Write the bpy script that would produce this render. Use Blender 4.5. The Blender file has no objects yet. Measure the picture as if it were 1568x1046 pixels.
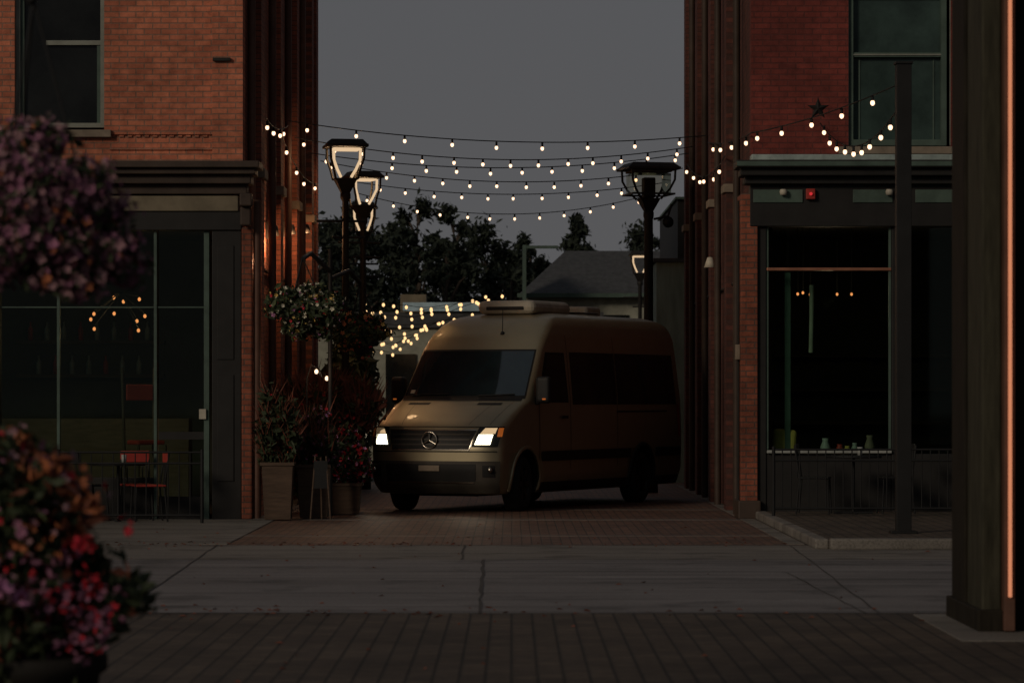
import bpy, math, random
import numpy as np
from mathutils import Vector, Matrix
random.seed(3); rng=np.random.default_rng(3)
sc=bpy.context.scene
R=math.radians

# ---------------------------------------------------------------- helpers
class G:
    def __init__(s,name,loc=(0,0,0),rot=0,world=True):
        e=bpy.data.objects.new(name,None); sc.collection.objects.link(e)
        e.location=loc; e.rotation_euler=(0,0,rot); e.empty_display_size=.2
        s.e=e; s.inv=Matrix.Translation(loc).inverted() if world else Matrix.Identity(4)
    def put(s,o):
        sc.collection.objects.link(o); o.parent=s.e; o.matrix_parent_inverse=s.inv
        return o
class Top:
    def put(s,o):
        sc.collection.objects.link(o); return o
TOP=Top()
def mesh(g,name,v,f,mats,mi=None,smooth=False):
    m=bpy.data.meshes.new(name); m.from_pydata([tuple(p) for p in v],[],[tuple(q) for q in f])
    if not isinstance(mats,(list,tuple)): mats=[mats]
    for k in mats: m.materials.append(k)
    if mi is not None: m.polygons.foreach_set('material_index',list(mi))
    if smooth: m.polygons.foreach_set('use_smooth',[True]*len(m.polygons))
    m.update()
    return g.put(bpy.data.objects.new(name,m))
BF=[(0,3,2,1),(4,5,6,7),(0,1,5,4),(1,2,6,5),(2,3,7,6),(3,0,4,7)]
def boxes(g,name,mat,L,bev=0):
    v=[];f=[]
    for (x0,x1,y0,y1,z0,z1) in L:
        b=len(v)
        v+=[(x0,y0,z0),(x1,y0,z0),(x1,y1,z0),(x0,y1,z0),(x0,y0,z1),(x1,y0,z1),(x1,y1,z1),(x0,y1,z1)]
        f+=[tuple(b+i for i in q) for q in BF]
    o=mesh(g,name,v,f,mat)
    if bev:
        m=o.modifiers.new('b','BEVEL'); m.width=bev; m.segments=3 if bev>.03 else 2; m.limit_method='ANGLE'
    return o
def tubes(g,name,mat,lines,r=.02,res=3,radii=None):
    c=bpy.data.curves.new(name,'CURVE'); c.dimensions='3D'; c.bevel_depth=r; c.bevel_resolution=res; c.use_fill_caps=True
    for k,pts in enumerate(lines):
        sp=c.splines.new('POLY'); sp.points.add(len(pts)-1)
        for i,p in enumerate(pts):
            sp.points[i].co=(*p,1)
            if radii: sp.points[i].radius=radii[k][i]
    c.materials.append(mat)
    return g.put(bpy.data.objects.new(name,c))
def lathe(g,name,mat,prof,c=(0,0,0),axis='z',segs=28,smooth=True):
    v=[];f=[];n=len(prof)
    for i in range(segs):
        a=2*math.pi*i/segs
        for (r,h) in prof:
            if axis=='z': v.append((c[0]+r*math.cos(a),c[1]+r*math.sin(a),c[2]+h))
            elif axis=='y': v.append((c[0]+r*math.cos(a),c[1]+h,c[2]+r*math.sin(a)))
            else: v.append((c[0]+h,c[1]+r*math.cos(a),c[2]+r*math.sin(a)))
    for i in range(segs):
        j=(i+1)%segs
        for k in range(n-1):
            f.append((i*n+k,j*n+k,j*n+k+1,i*n+k+1))
    return mesh(g,name,v,f,mat,smooth=smooth)
def balls(g,name,mat,cs,r,zs=1.25):
    v=[];f=[]
    st,sl=5,8
    for c in cs:
        b=len(v); v.append((c[0],c[1],c[2]+r*zs))
        for i in range(1,st):
            t=math.pi*i/st
            for j in range(sl):
                p=2*math.pi*j/sl
                v.append((c[0]+r*math.sin(t)*math.cos(p),c[1]+r*math.sin(t)*math.sin(p),c[2]+r*zs*math.cos(t)))
        v.append((c[0],c[1],c[2]-r*zs)); e=len(v)-1
        for j in range(sl):
            k=(j+1)%sl
            f.append((b,b+1+j,b+1+k)); f.append((e,e-sl+k,e-sl+j))
            for i in range(st-2):
                f.append((b+1+i*sl+j,b+1+(i+1)*sl+j,b+1+(i+1)*sl+k,b+1+i*sl+k))
    return mesh(g,name,v,f,mat,smooth=True)

# ---------------------------------------------------------------- materials
def P(name,col,rough=.7,metal=0,var=.3,vs=3,bump=0,bs=40,stretch=(1,1,1),coat=0,spec=.25,em=None,es=0):
    m=bpy.data.materials.new(name); m.use_nodes=True; nt=m.node_tree; N=nt.nodes; b=N['Principled BSDF']
    b.inputs['Roughness'].default_value=rough; b.inputs['Metallic'].default_value=metal
    b.inputs['Coat Weight'].default_value=coat; b.inputs['Specular IOR Level'].default_value=spec
    tc=N.new('ShaderNodeTexCoord'); mp=N.new('ShaderNodeMapping'); mp.inputs['Scale'].default_value=stretch
    nt.links.new(tc.outputs['Object'],mp.inputs['Vector'])
    n=N.new('ShaderNodeTexNoise'); n.inputs['Scale'].default_value=vs; n.inputs['Detail'].default_value=6; n.inputs['Roughness'].default_value=.65
    nt.links.new(mp.outputs[0],n.inputs['Vector'])
    mr=N.new('ShaderNodeMapRange'); mr.inputs[1].default_value=.3; mr.inputs[2].default_value=.7
    mr.inputs[3].default_value=1-var; mr.inputs[4].default_value=1+var
    nt.links.new(n.outputs['Fac'],mr.inputs[0])
    vm=N.new('ShaderNodeVectorMath'); vm.operation='SCALE'; vm.inputs[0].default_value=col[:3]
    nt.links.new(mr.outputs[0],vm.inputs['Scale']); nt.links.new(vm.outputs[0],b.inputs['Base Color'])
    if bump:
        n2=N.new('ShaderNodeTexNoise'); n2.inputs['Scale'].default_value=bs; n2.inputs['Detail'].default_value=4
        nt.links.new(tc.outputs['Object'],n2.inputs['Vector'])
        bp=N.new('ShaderNodeBump'); bp.inputs['Strength'].default_value=bump; bp.inputs['Distance'].default_value=.01
        nt.links.new(n2.outputs['Fac'],bp.inputs['Height']); nt.links.new(bp.outputs[0],b.inputs['Normal'])
    if em:
        b.inputs['Emission Color'].default_value=(*em,1); b.inputs['Emission Strength'].default_value=es
    return m
def CONC(name,col,stain=.45):
    m=P(name,col,.78,0,.28,.7,bump=.35,bs=35,stretch=(.35,1.2,1)); nt=m.node_tree; N=nt.nodes; L=nt.links; b=N['Principled BSDF']
    src=b.inputs['Base Color'].links[0].from_socket
    tc=N.new('ShaderNodeTexCoord'); cur=src
    for st,sc_,lo,hi,amt in (((.12,2.6,1),1.3,.52,.68,stain),((1,1,1),55,.45,.62,.3),((.6,.6,1),2.2,.56,.64,.3)):
        mp=N.new('ShaderNodeMapping'); mp.inputs['Scale'].default_value=st; L.new(tc.outputs['Object'],mp.inputs[0])
        n=N.new('ShaderNodeTexNoise'); n.inputs['Scale'].default_value=sc_; n.inputs['Detail'].default_value=5; L.new(mp.outputs[0],n.inputs['Vector'])
        mr=N.new('ShaderNodeMapRange'); mr.inputs[1].default_value=lo; mr.inputs[2].default_value=hi; mr.inputs[3].default_value=1; mr.inputs[4].default_value=1-amt
        L.new(n.outputs['Fac'],mr.inputs[0]); vm=N.new('ShaderNodeVectorMath'); vm.operation='SCALE'
        L.new(cur,vm.inputs[0]); L.new(mr.outputs[0],vm.inputs['Scale']); cur=vm.outputs[0]
    L.new(cur,b.inputs['Base Color']); return m
def BR(name,c1,c2,mortar,plane='xz',bw=.22,rh=.075,ms=.009,rough=.85,rot=False,bump=.6):
    m=bpy.data.materials.new(name); m.use_nodes=True; nt=m.node_tree; N=nt.nodes; L=nt.links; b=N['Principled BSDF']
    b.inputs['Roughness'].default_value=rough; b.inputs['Specular IOR Level'].default_value=.3
    tc=N.new('ShaderNodeTexCoord'); sp=N.new('ShaderNodeSeparateXYZ'); cb=N.new('ShaderNodeCombineXYZ')
    L.new(tc.outputs['Object'],sp.inputs[0])
    ax={'x':0,'y':1,'z':2}
    L.new(sp.outputs[ax[plane[0]]],cb.inputs[0]); L.new(sp.outputs[ax[plane[1]]],cb.inputs[1])
    bt=N.new('ShaderNodeTexBrick'); bt.inputs['Scale'].default_value=1; bt.inputs['Brick Width'].default_value=bw
    bt.inputs['Row Height'].default_value=rh; bt.inputs['Mortar Size'].default_value=ms; bt.inputs['Mortar Smooth'].default_value=.3
    bt.inputs['Color1'].default_value=(*c1,1); bt.inputs['Color2'].default_value=(*c2,1); bt.inputs['Mortar'].default_value=(*mortar,1)
    bt.inputs['Bias'].default_value=-.1
    L.new(cb.outputs[0],bt.inputs['Vector']); cur=bt.outputs['Color']
    for s,lo,hi,a,b2 in ((.9,.3,.7,.6,1.3),(7,.35,.65,.75,1.25)):
        n=N.new('ShaderNodeTexNoise'); n.inputs['Scale'].default_value=s; n.inputs['Detail'].default_value=8; n.inputs['Roughness'].default_value=.7
        L.new(tc.outputs['Object'],n.inputs['Vector'])
        mr=N.new('ShaderNodeMapRange'); mr.inputs[1].default_value=lo; mr.inputs[2].default_value=hi; mr.inputs[3].default_value=a; mr.inputs[4].default_value=b2
        L.new(n.outputs['Fac'],mr.inputs[0])
        vm=N.new('ShaderNodeVectorMath'); vm.operation='SCALE'
        L.new(cur,vm.inputs[0]); L.new(mr.outputs[0],vm.inputs['Scale']); cur=vm.outputs[0]
    L.new(cur,b.inputs['Base Color'])
    n2=N.new('ShaderNodeTexNoise'); n2.inputs['Scale'].default_value=60
    L.new(tc.outputs['Object'],n2.inputs['Vector'])
    ma=N.new('ShaderNodeMath'); ma.operation='MULTIPLY_ADD'; ma.inputs[1].default_value=-1
    L.new(bt.outputs['Fac'],ma.inputs[0]); L.new(n2.outputs['Fac'],ma.inputs[2])
    bp=N.new('ShaderNodeBump'); bp.inputs['Strength'].default_value=bump; bp.inputs['Distance'].default_value=.012
    L.new(ma.outputs[0],bp.inputs['Height']); L.new(bp.outputs[0],b.inputs['Normal'])
    return m
def EM(name,col,s):
    m=bpy.data.materials.new(name); m.use_nodes=True; nt=m.node_tree; nt.nodes.clear()
    e=nt.nodes.new('ShaderNodeEmission'); e.inputs[0].default_value=(*col,1); e.inputs[1].default_value=s
    o=nt.nodes.new('ShaderNodeOutputMaterial'); nt.links.new(e.outputs[0],o.inputs[0]); return m
def GLASS(name,refl=.12,tint=(.75,.85,.8),gl=(.4,.46,.43)):
    m=bpy.data.materials.new(name); m.use_nodes=True; nt=m.node_tree; nt.nodes.clear(); N=nt.nodes
    t=N.new('ShaderNodeBsdfTransparent'); t.inputs[0].default_value=(*tint,1)
    g=N.new('ShaderNodeBsdfGlossy'); g.inputs['Roughness'].default_value=.03; g.inputs[0].default_value=(*gl,1)
    lw=N.new('ShaderNodeLayerWeight'); lw.inputs[0].default_value=.2
    mr=N.new('ShaderNodeMapRange'); mr.inputs[3].default_value=refl; mr.inputs[4].default_value=.9
    nt.links.new(lw.outputs['Fresnel'],mr.inputs[0])
    mx=N.new('ShaderNodeMixShader'); o=N.new('ShaderNodeOutputMaterial')
    nt.links.new(mr.outputs[0],mx.inputs[0]); nt.links.new(t.outputs[0],mx.inputs[1]); nt.links.new(g.outputs[0],mx.inputs[2]); nt.links.new(mx.outputs[0],o.inputs[0])
    return m

M={}
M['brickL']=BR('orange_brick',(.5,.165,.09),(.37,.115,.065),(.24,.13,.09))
M['brickLs']=BR('orange_brick_side',(.26,.085,.05),(.2,.065,.04),(.12,.06,.045),'yz')  # same orange brick, with the alley shade put into its colour
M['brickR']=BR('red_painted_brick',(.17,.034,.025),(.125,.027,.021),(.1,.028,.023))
M['brickRs']=BR('red_brick_side',(.095,.032,.023),(.07,.026,.019),(.055,.026,.021),'yz')  # sun on the alley wall toned down through a darker brick colour
M['brickRc']=BR('red_brick_corner',(.26,.075,.04),(.17,.052,.03),(.1,.06,.045))
M['pavers']=BR('clay_pavers',(.085,.064,.047),(.058,.044,.034),(.03,.025,.02),'yx',.3,.15,.012,.8,bump=.6)
M['paversA']=BR('alley_pavers',(.15,.08,.053),(.095,.056,.04),(.05,.037,.03),'yx',.22,.11,.009,.6,bump=.5)
M['concrete']=CONC('street_concrete',(.175,.162,.158))
M['concrete2']=CONC('pale_concrete',(.175,.158,.138),.35)
M['asphalt']=P('asphalt',(.05,.048,.046),.85,var=.3,vs=1)
M['joint']=P('joint_sealant',(.055,.05,.047),.8)
M['trimbrown']=P('brown_painted_wood',(.045,.03,.022),.6)
M['pipebrown']=P('brown_painted_pipe',(.1,.05,.034),.5)
M['trimdark']=P('dark_painted_wood',(.014,.013,.012),.6)
M['beige']=P('beige_signboard',(.15,.125,.085),.75)
M['frame']=P('pale_window_frame',(.19,.2,.17),.6)
M['frameg']=P('green_window_frame',(.06,.09,.073),.6)
M['flash']=P('metal_flashing',(.3,.36,.34),.5,metal=.3,vs=6)
M['stone']=P('sandstone_sill',(.2,.16,.12),.85)
M['black']=P('black_metal',(.01,.01,.01),.6)
M['iron']=P('cast_iron',(.02,.018,.016),.6,metal=.2)
M['copper']=P('copper_bar',(.4,.18,.11),.4,metal=.7)
M['room']=P('dim_interior_wall',(.06,.05,.04),.9,vs=1)
M['floorw']=P('dim_wood_floor',(.05,.03,.02),.6)
M['wood']=P('weathered_wood',(.075,.048,.032),.8,vs=4,stretch=(1,1,6))
M['paint']=P('khaki_metallic_paint',(.35,.3,.195),.42,metal=.72,var=.07,vs=1.5,coat=.12)
M['plastic']=P('black_plastic',(.012,.0115,.011),.55)
M['bumper']=P('bumper_plastic',(.05,.043,.034),.5)
M['rubber']=P('tyre_rubber',(.014,.013,.012),.85,bump=.3)
M['chrome']=P('chrome',(.42,.38,.32),.25,metal=1,var=.05)
M['rim']=P('dark_alloy',(.03,.028,.026),.5,metal=.5)
M['carglass']=P('tinted_glass',(.005,.006,.007),.12,spec=.15)
M['shieldglass']=P('windscreen_glass',(.008,.016,.019),.06,spec=1,coat=.8)
M['white']=P('white_plastic',(.42,.385,.31),.5)
M['winglass']=P('dark_window_glass',(.009,.01,.0095),.12,spec=.3,var=.6,vs=1)
M['wingreen']=P('curtained_window_glass',(.03,.05,.044),.2,spec=.4,vs=1.5,var=.5)
M['glass']=GLASS('shop_glass',.02)
M['clear']=GLASS('lamp_glass',.05,(.9,.88,.8))
M['leaf']=P('dark_leaf',(.03,.04,.018),.65,vs=8)
M['leaf2']=P('leaf',(.06,.075,.03),.65,vs=8)
M['tleaf']=P('tree_leaf',(.022,.03,.02),.8,vs=2)
M['tleaf2']=P('tree_leaf_dark',(.014,.02,.014),.8,vs=2)
M['bark']=P('bark',(.05,.038,.03),.9)
M['fpurple']=P('purple_petal',(.24,.1,.16),.75,vs=9,var=.5)
M['fmauve']=P('mauve_petal',(.3,.17,.19),.75,vs=9,var=.5)
M['fpink']=P('pink_petal',(.5,.22,.4),.7)
M['fred']=P('red_petal',(.42,.02,.035),.7)
M['forange']=P('orange_petal',(.42,.14,.06),.7)
M['fwhite']=P('white_petal',(.65,.6,.46),.6)
M['fyellow']=P('yellow_petal',(.6,.4,.12),.6)
M['rust']=P('rust_foliage',(.15,.05,.03),.75,vs=8)
M['bulb']=EM('warm_bulb',(1,.64,.4),2.4)
M['bulbs']=EM('small_warm_bulb',(1,.62,.28),1.5)
M['bulbi']=EM('interior_bulb',(1,.3,.1),1.6)
M['lampglow']=EM('lamp_glow',(1,.7,.42),.75)
M['head']=EM('headlamp_beam',(1,.93,.72),6)
M['amber']=P('amber_lens',(.4,.1,.03),.3,em=(1,.25,.04),es=.25)
M['led']=EM('copper_led_line',(1,.36,.18),.62)  # warm light on the pillar trim, put in as emission
M['shed']=P('green_grey_siding',(.2,.26,.225),.8,stretch=(2,2,.3))
M['roof']=P('dark_shingle',(.06,.062,.064),.85,vs=6)
M['bluef']=P('pale_blue_metal',(.34,.46,.52),.5)
M['cream']=P('cream_wall',(.25,.25,.2),.8)
M['redpl']=P('red_plastic',(.3,.035,.025),.5)
M['yellowc']=P('mustard_fabric',(.42,.3,.08),.9)
M['pottery']=P('glazed_pottery',(.25,.26,.24),.4)
M['signalred']=EM('red_signal',(1,.05,.06),.6)
M['greenwood']=P('olive_painted_wood',(.04,.037,.025),.7,vs=5,stretch=(3,3,.4),spec=.1,var=.5)
M['brownwood']=P('umber_painted_wood',(.017,.014,.01),.7,vs=5,stretch=(3,3,.4),spec=.1,var=.5)
M['pot']=P('dark_pot',(.02,.018,.015),.8)

# ---------------------------------------------------------------- world, sun, camera
Ldir=Vector((-.58,-.74,.36)).normalized()
w=bpy.data.worlds.new('World'); sc.world=w; w.use_nodes=True; nt=w.node_tree; nt.nodes.clear(); N=nt.nodes
sky=N.new('ShaderNodeTexSky'); sky.sky_type='NISHITA'; sky.sun_disc=False
sky.sun_elevation=math.asin(Ldir.z); sky.sun_rotation=math.atan2(Ldir.x,Ldir.y); sky.dust_density=4; sky.air_density=1.5
hs=N.new('ShaderNodeHueSaturation'); hs.inputs['Saturation'].default_value=.2
b1=N.new('ShaderNodeBackground'); b1.inputs[1].default_value=.0015
b2=N.new('ShaderNodeBackground'); b2.inputs[1].default_value=1
tc=N.new('ShaderNodeTexCoord'); sp=N.new('ShaderNodeSeparateXYZ'); mr=N.new('ShaderNodeMapRange'); mr.inputs[1].default_value=0; mr.inputs[2].default_value=.3
mx=N.new('ShaderNodeMix'); mx.data_type='RGBA'; mx.inputs[6].default_value=(.094,.093,.096,1); mx.inputs[7].default_value=(.074,.078,.088,1)
ad=N.new('ShaderNodeAddShader'); out=N.new('ShaderNodeOutputWorld'); L=nt.links
L.new(sky.outputs[0],hs.inputs['Color']); L.new(hs.outputs[0],b1.inputs[0])
L.new(tc.outputs['Generated'],sp.inputs[0]); L.new(sp.outputs[2],mr.inputs[0]); L.new(mr.outputs[0],mx.inputs[0]); L.new(mx.outputs[2],b2.inputs[0])
L.new(b1.outputs[0],ad.inputs[0]); L.new(b2.outputs[0],ad.inputs[1]); L.new(ad.outputs[0],out.inputs[0])
sl=bpy.data.lights.new('sun','SUN'); sl.energy=.95; sl.angle=R(12); sl.color=(1,.84,.66)
so=bpy.data.objects.new('sun',sl); sc.collection.objects.link(so); so.rotation_euler=(-Ldir).to_track_quat('-Z','Y').to_euler(); so.location=(-20,-20,30)
cam=bpy.data.cameras.new('camera'); co=bpy.data.objects.new('camera',cam); sc.collection.objects.link(co); sc.camera=co
co.location=(0,0,1.6); co.rotation_euler=(R(90),0,0); cam.sensor_width=36; cam.lens=114.8; cam.shift_y=.0548; cam.clip_end=3000; cam.clip_start=.1
cam.dof.use_dof=True; cam.dof.focus_distance=46; cam.dof.aperture_fstop=3.6
sc.view_settings.view_transform='Standard'; sc.view_settings.look='None'; sc.view_settings.exposure=0
def plight(g,name,loc,e,col=(1,.55,.25),r=.08):
    l=bpy.data.lights.new(name,'POINT'); l.energy=e; l.color=col; l.shadow_soft_size=r
    o=bpy.data.objects.new(name,l); o.location=loc; g.put(o); return o

# ---------------------------------------------------------------- ground
def sheet(name,mat,x0,x1,y0,y1,z):
    return mesh(TOP,name,[(x0,y0,z),(x1,y0,z),(x1,y1,z),(x0,y1,z)],[(0,1,2,3)],mat)
sheet('ground',M['asphalt'],-1500,1500,-200,2500,0)
sheet('street',M['concrete'],-60,60,24.2,32.2,.004)
sheet('street_apron',M['concrete2'],-60,60,32.2,35.4,.004)
sheet('paver_plaza',M['pavers'],-40,40,-6,24.2,.004)
sheet('alley_pavement',M['paversA'],-3.25,3.2,35.4,62,.004)
sheet('sidewalk',M['concrete2'],-40,-3.25,35.4,43.0,.004)
g=G('curbed_sidewalk',(8,38,0))
boxes(g,'curb',M['concrete2'],[(3.35,40,34.3,34.5,0,.12),(3.2,3.35,34.5,43,0,.11)],.02)
boxes(g,'paving',M['pavers'],[(3.35,40,34.5,43,0,.105)])
g=G('pavement_joints',(0,30,0))
J=[]
def strip(x0,y0,x1,y1,wd,z=.008):
    d=Vector((x1-x0,y1-y0)).normalized(); n=Vector((-d.y,d.x))*wd/2
    K=14; px=[];
    for i in range(K+1):
        t=i/K; j=random.uniform(-.012,.012) if 0<i<K else 0; wv=random.uniform(.5,1.25)
        c=Vector((x0+(x1-x0)*t+d.y*j,y0+(y1-y0)*t-d.x*j)); px.append((c+n*wv,c-n*wv))
    for i in range(K):
        a,b=px[i]; c,e=px[i+1]; J.append([(a.x,a.y,z),(b.x,b.y,z),(e.x,e.y,z),(c.x,c.y,z)])
strip(-.24,24.2,-.28,32.2,.03); strip(-.5,32.2,-.52,35.4,.022)
strip(-12,32.2,12,32.2,.03,.0085); strip(-12,35.4,12,35.4,.035,.0085); strip(-12,24.2,12,24.2,.05,.0085)
strip(-3.2,35.4,-2.92,24.2,.016,.009); strip(3.0,35.3,2.72,24.2,.016,.009); strip(2.5,29.8,2.62,24.2,.014,.0095)
strip(-5.6,35.4,-5.6,43,.03); strip(-12,39,-3.3,39,.03,.0085)
strip(-12,28.4,12,28.4,.01,.0088)
mesh(g,'joint_lines',[p for q in J for p in q],[tuple(range(4*i,4*i+4)) for i in range(len(J))],M['joint'])
g=G('alley_edging',(0,40,0))
boxes(g,'edging',M['concrete2'],[(-3.4,-3.1,35.5,60,0,.012),(3.0,3.18,35.5,59,0,.012)])
g=G('alley_paver_bands',(0,40,0))
boxes(g,'bands',M['concrete2'],[(-3.09,2.99,37.7,37.82,0,.007),(-3.09,2.99,42.6,42.85,0,.007),(-3.09,2.99,46.5,46.65,0,.007)])
# fallen leaves and scraps along the kerb and joints
g=G('fallen_leaves',(0,34,0))
V=[];F=[]
for i in range(420):
    x=random.gauss(-2.5,1.6) if random.random()<.5 else random.uniform(-6,6); y=random.choice([random.uniform(18,43),random.gauss(35.4,.3),random.gauss(24.3,.3)])
    s=random.uniform(.015,.035); a=random.uniform(0,6.28); z=.0105; b=len(V)
    V+=[(x+s*math.cos(a),y+s*math.sin(a),z),(x-s*.5*math.sin(a),y+s*.5*math.cos(a),z+.012),(x-s*math.cos(a),y-s*math.sin(a),z),(x+s*.5*math.sin(a),y-s*.5*math.cos(a),z+.004)]; F.append((b,b+1,b+2,b+3))
mesh(g,'leaves',V,F,M['rust'])

# ---------------------------------------------------------------- left building
g=G('brick_commercial_building',(-9,43,0))
FX=-3.54
Y=43.0
boxes(g,'front_wall',M['brickL'],[(-14,-9.6,Y,Y+.3,4.69,5.16),(-14,-9.6,Y,Y+.3,5.16,7.4),(-9.6,-8.42,Y,Y+.3,4.69,5.16),(-8.42,-6.55,Y,Y+.3,4.69,7.4),
  (-6.55,-5.37,Y,Y+.3,4.69,5.12),(-5.37,-3.94,Y,Y+.3,4.69,7.4),(-14,FX,Y,Y+.3,7.4,10)])
boxes(g,'corner_pier',M['brickL'],[(-3.94,FX,Y-.07,Y+.3,4.69,7.397)])
boxes(g,'pier_bracket',M['iron'],[(-3.93,-3.7,Y-.13,Y-.072,6.02,6.06)])
boxes(g,'corbel_band',M['brickL'],[(-5.3,-3.945,Y-.04,Y-.002,5.06,5.13),(-14,-6.72,Y-.04,Y-.002,5.06,5.13),(-5.3,-3.945,Y-.03,Y-.002,4.86,4.9)]+
   [(-5.28+i*.11,-5.22+i*.11,Y-.02,Y-.002,5.025,5.057) for i in range(12)],0)
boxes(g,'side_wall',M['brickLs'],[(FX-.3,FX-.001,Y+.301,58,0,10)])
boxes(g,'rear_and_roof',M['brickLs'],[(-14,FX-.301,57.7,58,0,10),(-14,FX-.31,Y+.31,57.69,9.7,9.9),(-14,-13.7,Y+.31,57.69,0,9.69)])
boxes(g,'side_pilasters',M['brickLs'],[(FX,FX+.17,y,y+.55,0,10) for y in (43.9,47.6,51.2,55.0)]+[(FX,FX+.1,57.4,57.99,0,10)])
boxes(g,'side_ledges',M['stone'],[(FX,FX+.22,y-.04,y+.59,4.55,4.68) for y in (43.9,47.6,51.2,55.0)],.01)
tubes(g,'downpipes',M['pipebrown'],[[(FX+.12,46.6,0),(FX+.12,46.6,10)],[(FX+.1,50.2,0),(FX+.1,50.2,10)],[(FX+.1,53.6,0),(FX+.1,53.6,10)],[(FX+.07,43.5,0),(FX+.07,43.5,10)]],.055)
tubes(g,'conduits',M['iron'],[[(FX+.03,y,0),(FX+.03,y,10)] for y in (45.2,48.9,49.4,52.6)]+[[(FX+.03,44.5,3.4),(FX+.03,57,3.4)]],.022)
boxes(g,'upper_window_frames',M['frame'],[q for x0 in (-6.55,-9.6) for q in [(x0,x0+.06,Y+.08,Y+.16,5.16,7.4),(x0+1.12,x0+1.18,Y+.08,Y+.16,5.16,7.4),(x0+.061,x0+1.119,Y+.08,Y+.16,5.16,5.22),
    (x0+.4,x0+1.119,Y+.1,Y+.15,6.25,6.31),(x0+.061,x0+1.119,Y+.08,Y+.16,7.34,7.4)]])
boxes(g,'upper_window_inner_frames',M['frameg'],[q for x0 in (-6.55,-9.6) for q in [(x0+.061,x0+.11,Y+.12,Y+.165,5.221,7.339),(x0+1.07,x0+1.119,Y+.12,Y+.165,5.221,6.249)]])
boxes(g,'upper_window_glass',M['winglass'],[(x0+.06,x0+1.12,Y+.17,Y+.18,5.2,7.38) for x0 in (-6.55,-9.6)])
boxes(g,'window_sills',M['stone'],[(x0-.1,x0+1.28,Y-.1,Y+.28,5.02,5.118) for x0 in (-6.55,)],.01)
boxes(g,'cornice',M['trimbrown'],[(-14,-3.3,Y-.42,Y+.298,4.6,4.688),(-14,-3.36,Y-.34,Y+.29,4.52,4.598),(-14,-3.42,Y-.24,Y+.28,4.4,4.518),(-14,-3.48,Y-.12,Y+.27,4.27,4.398)],.012)
boxes(g,'cornice_bracket',M['trimbrown'],[(-3.56,-3.4,Y-.36,Y-.13,4.1,4.268),(-3.56,-3.42,Y-.26,Y-.13,3.85,4.098)],.02)
boxes(g,'signboard',M['beige'],[(-14,-3.6,Y-.08,Y+.2,4.05,4.25)],.01)
boxes(g,'lintel',M['trimdark'],[(-14,FX-.02,Y-.05,Y+.2,3.8,4.048)],.01)
boxes(g,'storefront_posts',M['trimdark'],[(-3.95,-3.56,Y-.02,Y+.25,0,3.798),(-6.95,-6.75,Y,Y+.2,0,3.798),(-10.2,-10,Y,Y+.2,0,3.798),(-14,-13.7,Y,Y+.3,0,3.798)],.012)
boxes(g,'post_panels',M['trimdark'],[(-3.88,-3.66,Y-.035,Y-.021,.5,1.9),(-3.88,-3.66,Y-.035,Y-.021,2.1,3.6)],.006)
boxes(g,'storefront_bulkhead',M['trimdark'],[(-6.749,-4.72,Y+.02,Y+.2,0,.55),(-9.999,-6.951,Y+.02,Y+.2,0,.55),(-13.7,-10.2,Y+.02,Y+.2,0,.55)],.01)
boxes(g,'mullions',M['frameg'],[(-4.06,-3.99,Y+.03,Y+.12,0,3.79),(-4.72,-4.68,Y+.03,Y+.12,0,3.79),(-6.0,-5.96,Y+.05,Y+.12,.56,3.79),(-5.959,-4.721,Y+.05,Y+.11,2.78,2.8),(-6.749,-6.001,Y+.05,Y+.11,2.78,2.8),(-4.679,-4.061,Y+.05,Y+.11,2.78,2.8),(-9.99,-6.96,Y+.05,Y+.11,2.78,2.8)],.004)
boxes(g,'door_rail',M['trimdark'],[(-4.659,-4.061,Y+.04,Y+.1,0,.3),(-4.659,-4.061,Y+.04,Y+.1,1.05,1.15)])
boxes(g,'storefront_glass',M['glass'],[(-13.7,-6.76,Y+.075,Y+.08,.5,3.8),(-6.75,-4.7,Y+.075,Y+.08,.5,3.8),(-4.66,-4.06,Y+.075,Y+.08,.3,3.8)])
boxes(g,'iron_corner_column',M['brickRc'],[(-3.558,-3.42,Y-.05,Y+.2,0,3.84)],.02)
tubes(g,'fluted_column',M['pipebrown'],[[(-3.36,Y+.05,0),(-3.36,Y+.05,4.2)]],.05)
boxes(g,'interior',M['room'],[(-13.6,FX-.31,49,49.1,0,4.2),(-13.6,FX-.31,Y+.32,48.99,3.95,4.05)])
boxes(g,'interior_floor',M['floorw'],[(-13.6,FX-.31,Y+.22,48.99,0.01,.06)])
boxes(g,'sign_inside_door',M['white'],[(-4.12,-4.03,Y-.01,Y+.028,1.32,1.45)])
boxes(g,'bar_counter',M['wood'],[(-7.5,-4.6,46.5,47,.06,1.3)],.01); boxes(g,'back_bar_shelf',M['wood'],[(-7.4,-5.2,48.7,48.98,1.9,1.95),(-7.4,-5.2,48.7,48.98,2.4,2.45)])
for i in range(16): lathe(g,'shelf_bottle_%d'%i,M['pottery' if i%3 else 'redpl'],[(0,0),(.04,0),(.04,.17),(.015,.22),(.015,.28),(0,.28)],(-7.2+.125*i,48.82,1.952 if i%2 else 2.452),segs=8)
g2=G('chandelier',(-5.4,45,2.7))
cs=[]
for (x,z) in [(-5.82,2.68),(-5.78,2.55),(-5.5,2.98),(-5.35,2.92),(-5.15,2.65),(-5.05,2.72),(-5.45,2.75),(-5.12,2.52),(-5.75,2.75),(-5.12,2.95)]:
    cs.append((x,44.9+random.uniform(-.3,.3),z))
balls(g2,'bulbs',M['bulbi'],cs,.022)
tubes(g2,'arms',M['iron'],[[(-5.4,45,3.94),(-5.4,45,3.05)]]+[[(-5.4,45,3.05),(c[0],c[1],c[2]+.04)] for c in cs],.006)
plight(g2,'glow',(-5.4,45,2.5),9)

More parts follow.
